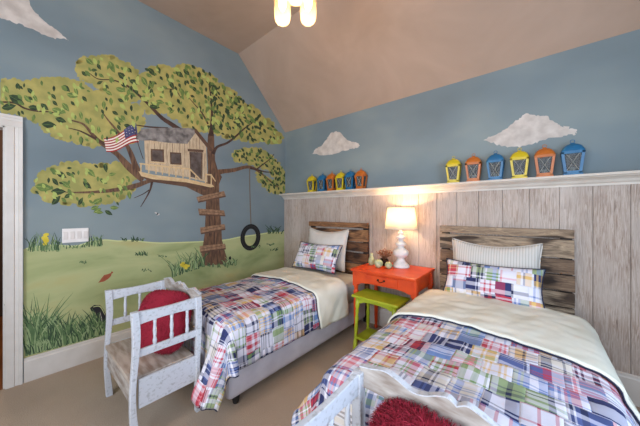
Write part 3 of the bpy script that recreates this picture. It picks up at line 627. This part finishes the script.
# ------------------------------------------------------------------ pillows
def make_pillow(name, label, w, h, th, mat, loc, tilt, rz=0, rx=0, edge_mat=None, sag=0.0, seed=0):
    bm = BM(); uvl = bm.loops.layers.uv.new('UVMap'); n, m = 30, 22; S = {1: [], -1: []}; UV = {}
    for s in (1, -1):
        for j in range(m+1):
            row = []
            for i in range(n+1):
                u, v = -1+2*i/n, -1+2*j/m
                k = ((1-abs(u)**2.6)*(1-abs(v)**2.6))
                bx = (1-.07*(1-v*v)*abs(u)**3); bz = (1-.09*(1-u*u)*abs(v)**3)
                x = u*w/2*bx; z = v*h/2*bz; y = s*th/2*max(k, 0)**.55
                z -= sag*max(0, v)*(1-u*u)*h
                y += .006*mnoise.noise(Vector((u*3+seed, v*3, s)))*k
                border = i in (0, n) or j in (0, m)
                if s == -1 and border: row.append(S[1][j][i]); continue
                vv = bm.verts.new((x, -y, z)); UV[vv] = (x, z); row.append(vv)
            S[s].append(row)
        G = S[s]
        for j in range(m):
            for i in range(n):
                q = (G[j][i], G[j][i+1], G[j+1][i+1], G[j+1][i]); f = bm.faces.new(q if s == 1 else q[::-1])
                for lp in f.loops: lp[uvl].uv = UV[lp.vert]
    border = [S[1][0][i].co.copy() for i in range(n+1)]+[S[1][j][n].co.copy() for j in range(1, m+1)]+[S[1][m][i].co.copy() for i in range(n-1, -1, -1)]+[S[1][j][0].co.copy() for j in range(m-1, 0, -1)]
    t = thing(name, label, 'pillow', loc, 0, 'pillows on the beds'); t.rotation_euler = (tilt, rx, rz)
    obj('cover', bm, mat, t, smooth=True, loc=(0, 0, h/2))
    if edge_mat:
        bm = BM(); tube(bm, border, .005, 6, closed=True); obj('piping', bm, edge_mat, t, smooth=True, loc=(0, 0, h/2))
    return t
make_pillow('pillow', 'cream pillow leaning on the headboard of the left bed', .66, .53, .16, M_PILLOW, (1.01, -.24, .625), -.20, .03, 0, M_PILLOW, .06, 1)
make_pillow('pillow', 'plaid patchwork pillow in front of the cream one on the left bed', .68, .36, .15, M_SHAM, (1.03, -.49, .645), -.50, .05, 0, M_NAVY, .02, 2)
make_pillow('pillow', 'cream ribbed pillow leaning on the headboard of the right bed', .66, .50, .16, M_RIB, (2.86, -.24, .625), -.20, 0, 0, M_RIB, .07, 3)
make_pillow('pillow', 'plaid patchwork pillow in front of the ribbed one on the right bed', 0.68, .31, .15, M_SHAM2, (2.86, -.455, .66), -.42, -.02, 0, M_NAVY, .03, 4)

# ------------------------------------------------------------------ benches
def make_bench(x, label):
    t = thing('bench', label, 'bench', (x, -2.02, 0), 0, 'white benches at the feet of the beds')     # local: back at y=0, front at y=-.41, half width .33
    hw, d = .325, .385
    def wave(z, a): return a*math.sin((z-.1)/.7*2*PI)
    def post(sx, yc, z1, amp, name):
        bm = BM(); prev = None
        n = 22; rings = []
        for i in range(n+1):
            z = z1*i/n; y = yc-wave(z, amp); w = .0165+.003*math.cos(z*9)
            rings.append([bm.verts.new((sx*hw+a*.018, y+b*w, z)) for a, b in ((-1, -1), (1, -1), (1, 1), (-1, 1))])
        for a, b in zip(rings, rings[1:]):
            for k in range(4): bm.faces.new((a[k], a[(k+1) % 4], b[(k+1) % 4], b[k]))
        bm.faces.new(rings[0][::-1]); bm.faces.new(rings[-1]); obj(name, bm, M_WHITEOLD, t, bevel=.003)
    for sx in (-1, 1): post(sx, -d, .785, .009, 'front_post'); post(sx, -.02, .784, .004, 'rear_post')
    bm = BM(); box(bm, -hw+.02, hw-.02, -d-.02, -.04, .365, .39); obj('seat', bm, M_SEATWOOD, t, bevel=.004)['label'] = 'worn brown seat board'
    bm = BM(); box(bm, -hw+.02, hw-.02, -d-.008, -d+.012, .225, .364); obj('apron', bm, M_GREYOLD, t, bevel=.003)
    bm = BM(); box(bm, -hw+.02, hw-.02, -.045, -.025, .225, .364); obj('apron', bm, M_WHITEOLD, t, bevel=.003)
    for sx in (-1, 1):
        bm = BM(); box(bm, sx*hw-.009, sx*hw+.009, -d+.02, -.03, .215, .385); obj('side_panel', bm, M_WHITEOLD, t, bevel=.003)
        bm = BM(); n = 12; pts = []
        for i in range(n+1): q = i/n; pts.append((-d+.0+(d-.02)*q, .785-.010*math.sin(q*PI)))
        for i in range(n+1): q = 1-i/n; pts.append((-d+.0+(d-.02)*q, .705+.012*math.sin(q*PI)))
        prism(bm, pts, lambda p_, q_, dd: (dd, p_, q_), sx*hw-.011, sx*hw+.011); obj('arm_rail', bm, M_WHITEOLD, t, bevel=.003)
        bm = BM(); box(bm, sx*hw-.009, sx*hw+.009, -d+.015, -.03, .515, .56); obj('lower_rail', bm, M_WHITEOLD, t, bevel=.003)
        for k in range(3):
            y = -d+.105+k*.095; bm = BM(); prof = [(.009, 0), (.012, .03), (.008, .05), (.011, .09), (.008, .13), (.011, .16)]
            bm2 = lathe(bm, [(r, z) for r, z in prof], 10, (sx*hw, y, .555)); obj('spindle', bm, M_WHITEOLD, t, smooth=True)
    # scalloped back rail
    prof = [(0, .797), (.05, .806), (.10, .818), (.15, .806), (.19, .790), (.23, .794), (.27, .812), (.30, .820), (.325, .806)]
    top = [(-hw+q[0], q[1]) for q in prof]+[(hw-q[0], q[1]) for q in prof[::-1][1:]]
    sm = []
    for i in range(len(top)-1):
        a, b = top[i], top[i+1]
        p0, p3 = top[max(i-1, 0)], top[min(i+2, len(top)-1)]
        if i == len(prof)-1: p0 = a
        if i == len(prof)-2: p3 = b
        for k in range(4):
            q = k/4; sm.append(tuple(.5*((2*a[j])+(-p0[j]+b[j])*q+(2*p0[j]-5*a[j]+4*b[j]-p3[j])*q*q+(-p0[j]+3*a[j]-3*b[j]+p3[j])*q**3) for j in (0, 1)))
    sm.append(top[-1])
    bm = BM(); prism(bm, sm+[(hw, .728), (-hw, .728)], lambda p_, q_, dd: (p_, dd, q_), -.012, .006)
    br = obj('back_rail', bm, M_GREYOLD, t, bevel=.002); br['label'] = 'weathered grey scalloped back rail'
    bm = BM(); n = len(sm)
    for i in range(n-1):
        a, b = sm[i], sm[i+1]
        prism(bm, [(a[0], a[1]), (b[0], b[1]), (b[0], b[1]+.004), (a[0], a[1]+.004)], lambda p_, q_, dd: (p_, dd, q_), -.014, .008)
    bmesh.ops.remove_doubles(bm, verts=bm.verts[:], dist=.0001)
    obj('cap', bm, M_WHITEOLD, br)['label'] = 'white edge along the scallops'
    bm = BM(); box(bm, -hw+.015, hw-.015, -.012, .004, .50, .55); obj('lower_rail', bm, M_GREYOLD, t, bevel=.003)
    for k in range(5):
        xx = -.22+k*.11; bm = BM(); lathe(bm, [(.009, 0), (.012, .03), (.008, .06), (.011, .1), (.009, .185)], 10, (xx, -.004, .547)); obj('spindle', bm, M_GREYOLD, t, smooth=True)
    return t
bench1 = make_bench(1.035, 'white distressed wooden bench at the foot of the left bed, near the mural')
bench2 = make_bench(2.968, 'white distressed wooden bench at the foot of the right bed, cut by the photo edge')

def fur_pillow(loc, w, h, th, tilt, rz, label, n, ln, seed, power=2.6):
    rr = random.Random(seed); bm = BM()
    def surf(th1, ph):
        def sp(c, e): return math.copysign(abs(c)**e, c)
        e1, e2 = .9, .62
        x = w/2*sp(math.cos(ph), e1)*sp(math.cos(th1), e2); z = h/2*sp(math.cos(ph), e1)*sp(math.sin(th1), e2); y = th/2*sp(math.sin(ph), .9)
        return Vector((x, y, z))
    nu, nv = 36, 18; G = []
    for j in range(nv+1): G.append([bm.verts.new(surf(2*PI*i/nu, -PI/2+PI*j/nv)*.98) for i in range(nu)])
    for j in range(nv):
        for i in range(nu): bm.faces.new((G[j][i], G[j][(i+1) % nu], G[j+1][(i+1) % nu], G[j+1][i]))
    bmesh.ops.remove_doubles(bm, verts=bm.verts[:], dist=.0005)
    t = thing('fuzzy_cushion', label, 'cushion', loc, 0, 'crimson cushions on the benches'); t.rotation_euler = (tilt, 0, rz); obj('cover', bm, M_RED, t, smooth=True, loc=(0, 0, h/2))
    bm = BM()
    for k in range(n):
        a, b = rr.uniform(0, 2*PI), math.asin(rr.uniform(-1, 1)); p0 = surf(a, b)*.97
        nrm = Vector((p0.x/(w/2)**2, p0.y/(th/2)**2, p0.z/(h/2)**2)).normalized()
        tdir = Vector((rr.uniform(-1, 1), rr.uniform(-1, 1), rr.uniform(-1, 1))).cross(nrm).normalized()
        sd = nrm.cross(tdir)*.0011; L = ln*rr.uniform(.6, 1.2); p1 = p0+nrm*L*.55+tdir*L*.25; p2 = p0+nrm*L*.8+tdir*L*.75+Vector((0, 0, -L*.2))
        v = [bm.verts.new(q) for q in (p0-sd, p0+sd, p1+sd*.7, p1-sd*.7, p2)]
        bm.faces.new((v[0], v[1], v[2], v[3])); bm.faces.new((v[3], v[2], v[4]))
    o = obj('fur', bm, M_RED, t, smooth=True, loc=(0, 0, h/2)); o['kind'] = 'stuff'; return t
fur_pillow((1.13, -2.235, .395), .45, .42, .15, -.34, .42, 'fuzzy crimson cushion on the bench by the mural', 7000, .012, 1)
fur_pillow((2.915, -2.17, .408), .39, .375, .14, -.28, -.1, 'shaggy crimson cushion on the bench at the right bed', 15000, .030, 2)

# ------------------------------------------------------------------ orange table
tb = thing('side_table', 'orange painted side table with one drawer between the beds', 'table', (2.012, -.33, 0))
bm = BM(); box(bm, -.338, .338, -.285, .275, .755, .782); obj('tabletop', bm, M_ORANGE, tb, bevel=.008)
bm = BM()
box(bm, -.31, .31, .22, .24, .625, .754); box(bm, -.31, -.29, -.24, .22, .625, .754); box(bm, .29, .31, -.24, .22, .625, .754)
prism(bm, [(-.31, .754), (-.31, .625), (-.26, .625), (-.22, .64), (-.15, .648), (.15, .648), (.22, .64), (.26, .625), (.31, .625), (.31, .754)], lambda p_, q_, d: (p_, d, q_), -.255, -.24)
obj('apron', bm, M_ORANGE, tb, bevel=.002)
bm = BM(); box(bm, -.16, .16, -.266, -.2552, .662, .742); dr = obj('drawer', bm, M_ORANGE, tb, bevel=.004)
bm = BM(); tube(bm, [(-.032+.064*i/12, -.282-.004*math.sin(PI*i/12), .708-.016*math.sin(PI*i/12)) for i in range(13)], .0035, 8)
for s in (-1, 1): lathe(bm, [(.0, -.001), (.009, 0), (.009, .003), (.0, .005)], 12, (0, 0, 0)) if False else tube(bm, [(s*.032, -.2665, .708), (s*.032, -.272, .708), (s*.032, -.284, .708)], .008, 10, rs=[.01, .009, .005])
obj('handle', bm, M_BRONZE, dr, smooth=True)['label'] = 'dark bronze drop handle'
for sx in (-1, 1):
    for y in (-.225, .215):
        bm = BM(); box(bm, -.026, .026, -.026, .026, .60, .754)
        lathe(bm, [(.012, 0), (.02, .01), (.022, .03), (.014, .05), (.018, .08), (.024, .3), (.026, .42), (.018, .5), (.028, .52), (.028, .54), (.018, .56), (.026, .6)], 20)
        obj('leg', bm, M_ORANGE, tb, loc=(sx*.305, y, 0.001), bevel=.001)
# ------------------------------------------------------------------ lime stool
st = thing('stool', 'lime green wooden stool with lower shelf in front of the orange table', 'stool', (2.018, -.625, 0), -.02)
bm = BM(); box(bm, -.235, .235, -.14, .14, .545, .568); obj('seat', bm, M_LIME, st, bevel=.007)
bm = BM()
for y in (-.108, .1): prism(bm, [(-.19, .544), (-.19, .50), (-.15, .492), (-.12, .506), (-.06, .514), (.06, .514), (.12, .506), (.15, .492), (.19, .50), (.19, .544)], lambda p_, q_, d: (p_, d, q_), y-.0, y+.012)
for x in (-.19, .178): box(bm, x, x+.012, -.1, .1, .495, .544)
obj('apron', bm, M_LIME, st, bevel=.002)
bm = BM(); box(bm, -.20, .20, -.13, .12, .15, .172); obj('lower_shelf', bm, M_LIME, st, bevel=.005)
for sx in (-1, 1):
    for sy in (-1, 1):
        bm = BM(); prof = [(.017, 0), (.021, .02), (.021, .07), (.019, .13), (.012, .145), (.018, .17), (.013, .19), (.019, .24), (.015, .29), (.019, .34), (.013, .38), (.018, .41), (.013, .43), (.020, .45), (.022, .54)]
        seg_ = 18
        rings = []
        for r, z in prof:
            k = (1-z/.54)*.022; rings.append([bm.verts.new((sx*(.185+k)+r*math.cos(2*PI*i/seg_), sy*(.098+k)+r*math.sin(2*PI*i/seg_), z+.001)) for i in range(seg_)])
        for a, b in zip(rings, rings[1:]):
            for i in range(seg_): bm.faces.new((a[i], a[(i+1) % seg_], b[(i+1) % seg_], b[i]))
        bm.faces.new(rings[0][::-1]); bm.faces.new(rings[-1]); obj('leg', bm, M_LIME, st, smooth=True)

# ------------------------------------------------------------------ table lamp
TZ = .783
lp = thing('table_lamp', 'glowing table lamp with chunky white turned base on the orange table', 'lamp', (2.05, -.215, TZ))
bm = BM(); lathe(bm, [(.088, 0), (.09, .012), (.078, .03), (.052, .055), (.036, .08), (.032, .092), (.05, .104), (.072, .122), (.08, .145), (.076, .168), (.056, .188), (.036, .2), (.03, .212), (.036, .222), (.052, .232), (.056, .245), (.044, .258), (.026, .268), (.024, .29), (.034, .296), (.046, .31), (.044, .322), (.028, .334), (.022, .35), (.03, .358), (.03, .366), (.016, .374), (.013, .40)], 36)
obj('base', bm, M_LAMP, lp, smooth=True)
bm = BM(); tube(bm, [(0, 0, .40), (0, 0, .445)], .013, 12); obj('socket', bm, M_BRONZE, lp, smooth=True)
bm = BM(); lathe(bm, [(.012, 0), (.016, .02), (.03, .05), (.032, .07), (.022, .095), (.006, .104)], 20, (0, 0, .445)); bulb = obj('bulb', bm, emis('lamp_bulb', (255, 205, 140), 25), lp, smooth=True)
bm = BM(); lathe(bm, [(.165, .405), (.1375, .63)], 48, cap=False); sh = obj('lamp_shade', bm, M_SHADE, lp, smooth=True)
m = sh.modifiers.new('thickness', 'SOLIDIFY'); m.thickness = .002
bm = BM()
for r, z in ((.1655, .406), (.138, .629)): tube(bm, [(r*math.cos(2*PI*i/48), r*math.sin(2*PI*i/48), z) for i in range(48)], .0028, 6, closed=True)
for k in range(3): tube(bm, [(0, 0, .445), (.08*math.cos(k*2.1), .08*math.sin(k*2.1), .55), (.1375*math.cos(k*2.1), .1375*math.sin(k*2.1), .625)], .0014, 6)
obj('shade_trim', bm, M_CREAM, sh, smooth=True)
pl = point('table_lamp_light', (0, 0, .575), 9, (1.0, .62, .32), .03); pl.parent = lp

# small things on the table
def ball(name, label, x, y, r, mat):
    t = thing(name, label, 'ornament', (x, y, TZ), 0, 'pale green ornaments on the table'); bm = BM(); n = 14; rr = random.Random(int(x*100))
    prof = [(max(.001, r*math.sin(PI*i/n))*(1.0), r*.92*(1-math.cos(PI*i/n))) for i in range(n+1)]; prof[0] = (r*.35, .0015); prof[-1] = (.001, prof[-1][1]-.003)
    lathe(bm, prof, 24)
    for v in bm.verts:
        a = math.atan2(v.co.y, v.co.x); k = 1+.025*math.cos(a*8); v.co.x *= k; v.co.y *= k
    obj('body', bm, mat, t, smooth=True)
    bm = BM(); tube(bm, [(0, 0, r*1.78), (.002, 0, r*1.95), (.007, .002, r*2.12)], .003, 6, rs=[.004, .003, .0025]); obj('stem', bm, M_DRIED, t, smooth=True); return t
ball('round_ornament', 'larger pale green round ornament on the orange table', 1.885, -.40, .047, M_PALEGREEN)
ball('round_ornament', 'smaller pale green round ornament beside the lamp base', 1.985, -.375, .038, M_PALEGREEN)
vz = thing('vase', 'slim pale green vase at the left edge of the orange table', 'vase', (1.765, -.33, TZ))
bm = BM(); lathe(bm, [(.024, 0), (.033, .02), (.036, .045), (.028, .075), (.016, .095), (.014, .11), (.02, .125), (.017, .123), (.011, .108)], 24); obj('body', bm, M_PALEGREEN, vz, smooth=True)
dn = thing('dried_flowers', 'bundle of dried brown flowers standing behind the round ornaments', 'dried flowers', (1.875, -.25, TZ)); rr = random.Random(5)
bm = BM(); lathe(bm, [(.034, 0), (.046, .02), (.05, .05), (.042, .07), (.038, .066), (.034, .02)], 24); obj('bowl', bm, M_BRONZE, dn, smooth=True)
bm = BM()
for k in range(90):
    a = rr.uniform(0, 2*PI); e = rr.uniform(.15, 1); r = rr.uniform(.08, .13); d = Vector((math.cos(a)*e, math.sin(a)*e*.7, 1)).normalized()
    p0 = Vector((0, 0, .05)); p1 = p0+d*r*.6; p2 = p0+d*r+Vector((0, 0, -.01)); tube(bm, [p0, p1, p2], .0012, 5)
obj('stems', bm, M_DRIED, dn, smooth=True)['kind'] = 'stuff'
bm = BM()
for k in range(70):
    a = rr.uniform(0, 2*PI); e = rr.uniform(.1, 1.1); r = rr.uniform(.08, .135); d = Vector((math.cos(a)*e, math.sin(a)*e*.7, 1)).normalized(); c = Vector((0, 0, .045))+d*r
    bmesh.ops.create_icosphere(bm, subdivisions=1, radius=rr.uniform(.005, .009), matrix=Matrix.Translation(c))
obj('flower_heads', bm, mottled('dried_rust_petals', (110, 62, 40), (168, 104, 70), 40, .9), dn)['kind'] = 'stuff'

# ------------------------------------------------------------------ lanterns on the ledge
LC = {'yellow': mottled('yellow_enamel', (190, 164, 14), (212, 186, 32), 12, .4), 'orange': mottled('orange_enamel', (172, 88, 24), (192, 106, 34), 12, .4), 'blue': mottled('blue_enamel', (16, 88, 130), (34, 108, 150), 12, .4)}
LPROTO = {}; M_WIRE = plain('pale_wire', (160, 158, 148), .4)
def make_lantern(color):
    m = LC[color]; t = thing('lantern', 'x', 'lantern')
    wt, wb, z0, z1 = .062, .045, .014, .165; k = .8           # half widths at top and bottom; depth factor
    bm = BM(); box(bm, -wb-.006, wb+.006, -wb*k-.006, wb*k+.006, 0, .013); obj('base', bm, m, t, bevel=.002)
    bm = BM(); fw = .016
    for sx in (-1, 1):
        for sy in (-1, 1):
            A = [(sx*wb, sy*wb*k), (sx*(wb-fw), sy*wb*k), (sx*(wb-fw), sy*(wb*k-fw)), (sx*wb, sy*(wb*k-fw))]; B = [(sx*wt, sy*wt*k), (sx*(wt-fw), sy*wt*k), (sx*(wt-fw), sy*(wt*k-fw)), (sx*wt, sy*(wt*k-fw))]
            va = [bm.verts.new((x, y, z0-.002)) for x, y in A]; vb = [bm.verts.new((x, y, z1)) for x, y in B]
            bm.faces.new(va); bm.faces.new(vb)
            for i in range(4): bm.faces.new((va[i], va[(i+1) % 4], vb[(i+1) % 4], vb[i]))
    for (w_, za, zb) in ((wb+.001, z0-.001, z0+.016), (wt, z1-.014, z1)):
        d = w_*k; box(bm, -w_, w_, -d, -d+fw, za, zb); box(bm, -w_, w_, d-fw, d, za, zb); box(bm, -w_, -w_+fw, -d, d, za, zb); box(bm, w_-fw, w_, -d, d, za, zb)
    obj('frame', bm, m, t)
    bm = BM(); prof = [(1.02, 0), (1.02, .005), (.99, .012), (.90, .028), (.74, .043), (.52, .054), (.26, .059), (.16, .068)]; rings = []
    for s, z in prof:
        pts = []
        for i in range(24):
            a = 2*PI*i/24; c, q = math.cos(a), math.sin(a); e = .35 if s > .9 else .6
            pts.append(bm.verts.new((wt*s*math.copysign(abs(c)**e, c), wt*k*s*math.copysign(abs(q)**e, q), z1+z)))
        rings.append(pts)
    for a, b in zip(rings, rings[1:]):
        for i in range(24): bm.faces.new((a[i], a[(i+1) % 24], b[(i+1) % 24], b[i]))
    bm.faces.new(rings[0][::-1]); bm.faces.new(rings[-1]); obj('roof', bm, m, t, smooth=False)
    bm = BM(); tube(bm, [(.012*math.cos(2*PI*i/16), 0, z1+.078+.012*math.sin(2*PI*i/16)) for i in range(16)], .0022, 6, closed=True); obj('ring', bm, m, t, smooth=True)
    bm = BM()
    for sy in (-1, 1):
        for s in (-1, 1):
            pts = []
            for i in range(11):
                q = i/10; w_ = (wb+(wt-wb)*q); z = z0+.014+(z1-z0-.026)*q; pts.append((s*(.030-.056*q+0*(q-.5))*1.0 if False else s*(.034*abs(1-2*q)**1.2+.002)*(1 if True else 1), sy*(w_*k-.004), z))
            tube(bm, pts, .0018, 6)
    obj('wire_cross', bm, M_WIRE, t, smooth=True)['label'] = 'thin curved wires forming an X'
    bm = BM()
    for sy in (-1, 1):
        a, b = wb-.008, wt-.008; f = bm.faces.new([bm.verts.new(q) for q in ((-a, sy*(wb*k-.008), z0), (a, sy*(wb*k-.008), z0), (b, sy*(wt*k-.008), z1), (-b, sy*(wt*k-.008), z1))])
        f = bm.faces.new([bm.verts.new(q) for q in ((sy*(wb-.008), -a*k, z0), (sy*(wb-.008), a*k, z0), (sy*(wt-.008), b*k, z1), (sy*(wt-.008), -b*k, z1))])
    g = obj('glass', bm, M_LGLASS, t)
    bm = BM(); lathe(bm, [(.018, .0), (.018, .045), (.002, .047)], 16, (0, 0, .0135)); obj('candle', bm, M_CREAM, t, smooth=False)
    return t
def lantern_x(px): d = ray(px, 170); return CAM.x+(-.07-CAM.y)/d.y*d.x
LN = [(312, 'yellow', 'first from the room corner in the left lantern row'), (322.5, 'blue', 'second from the corner, right of the first yellow lantern'), (331.8, 'orange', 'third from the corner in the left lantern row'),
      (341, 'yellow', 'between orange and blue lanterns in the left row'), (350.5, 'blue', 'next to the last orange lantern of the left row'), (361, 'orange', 'right end of the left lantern row'),
      (453.5, 'yellow', 'left end of the right lantern row'), (473.5, 'orange', 'second from left in the right lantern row'), (495.5, 'blue', 'between orange and yellow lanterns in the right row'),
      (519.5, 'yellow', 'in the middle of the right row below the large cloud'), (544.5, 'orange', 'next to last at the right end of the ledge'), (572.5, 'blue', 'last one at the right end of the ledge')]
cnt = {}
for i, (px, c, where) in enumerate(LN):
    if c not in LPROTO: LPROTO[c] = make_lantern(c); o = LPROTO[c]
    else: o = copy_tree(LPROTO[c])
    o.location = (lantern_x(px), -.068, 1.6505); o.rotation_euler = (0, 0, R_.uniform(-.08, .08)); s = 1.04 if i < 11 else 1.08; o.scale = (s, s, s)
    o['label'] = '%s metal lantern, %s' % (c, where); o['group'] = 'metal lanterns on the ledge'

# ------------------------------------------------------------------ ceiling light with glass jars
ch = thing('pendant_light', 'ceiling light with glowing glass jar shades hanging above the room', 'ceiling light', (1.893, -1.625, ZK+.0))
bm = BM(); lathe(bm, [(.075, -.001), (.075, -.012), (.06, -.03), (.02, -.036), (.01, -.05)], 32); obj('canopy', bm, M_BRONZE, ch, smooth=True)
bm = BM(); tube(bm, [(0, 0, -.04), (0, 0, -.5)], .008, 10); obj('stem', bm, M_BRONZE, ch, smooth=True)
bm = BM(); lathe(bm, [(.012, -.5), (.03, -.51), (.035, -.53), (.02, -.55), (.004, -.56)], 24); obj('hub', bm, M_BRONZE, ch, smooth=True)
for (jx, jy) in ((1.78, -1.64), (1.92, -1.525), (1.98, -1.71)):
    dx, dy = jx-1.893, jy+1.625
    bm = BM(); tube(bm, [(dx*q, dy*q, -.53+.03*math.sin(q*PI)) for q in (0, .25, .5, .75, 1)]+[(dx, dy, -.545)], .006, 8); arm = obj('arm', bm, M_BRONZE, ch, smooth=True)
    bm = BM(); lathe(bm, [(.012, -.57), (.04, -.578), (.044, -.585), (.044, -.612), (.04, -.614)], 24, (dx, dy, .035)); obj('lid', bm, M_BRONZE, ch, smooth=False)
    bm = BM(); lathe(bm, [(.038, -.61), (.038, -.635), (.052, -.66), (.056, -.69), (.057, -.83), (.052, -.87), (.04, -.887), (.02, -.89)], 32, (dx, dy, .035), cap=False)
    lathe(bm, [(.02, -.89), (.004, -.888)], 32, (dx, dy, .035), cap=False); j = obj('jar', bm, M_JAR, ch, smooth=True); j['label'] = 'clear glass jar shade'
    bm = BM(); lathe(bm, [(.012, -.62), (.014, -.65), (.026, -.69), (.032, -.73), (.028, -.77), (.012, -.80), (.003, -.805)], 20, (dx, dy, .035)); obj('bulb', bm, M_BULB, j, smooth=True)
    q = point('jar_light', (dx, dy, -.81), 4.4, (1.0, .70, .42), .03); q.parent = ch
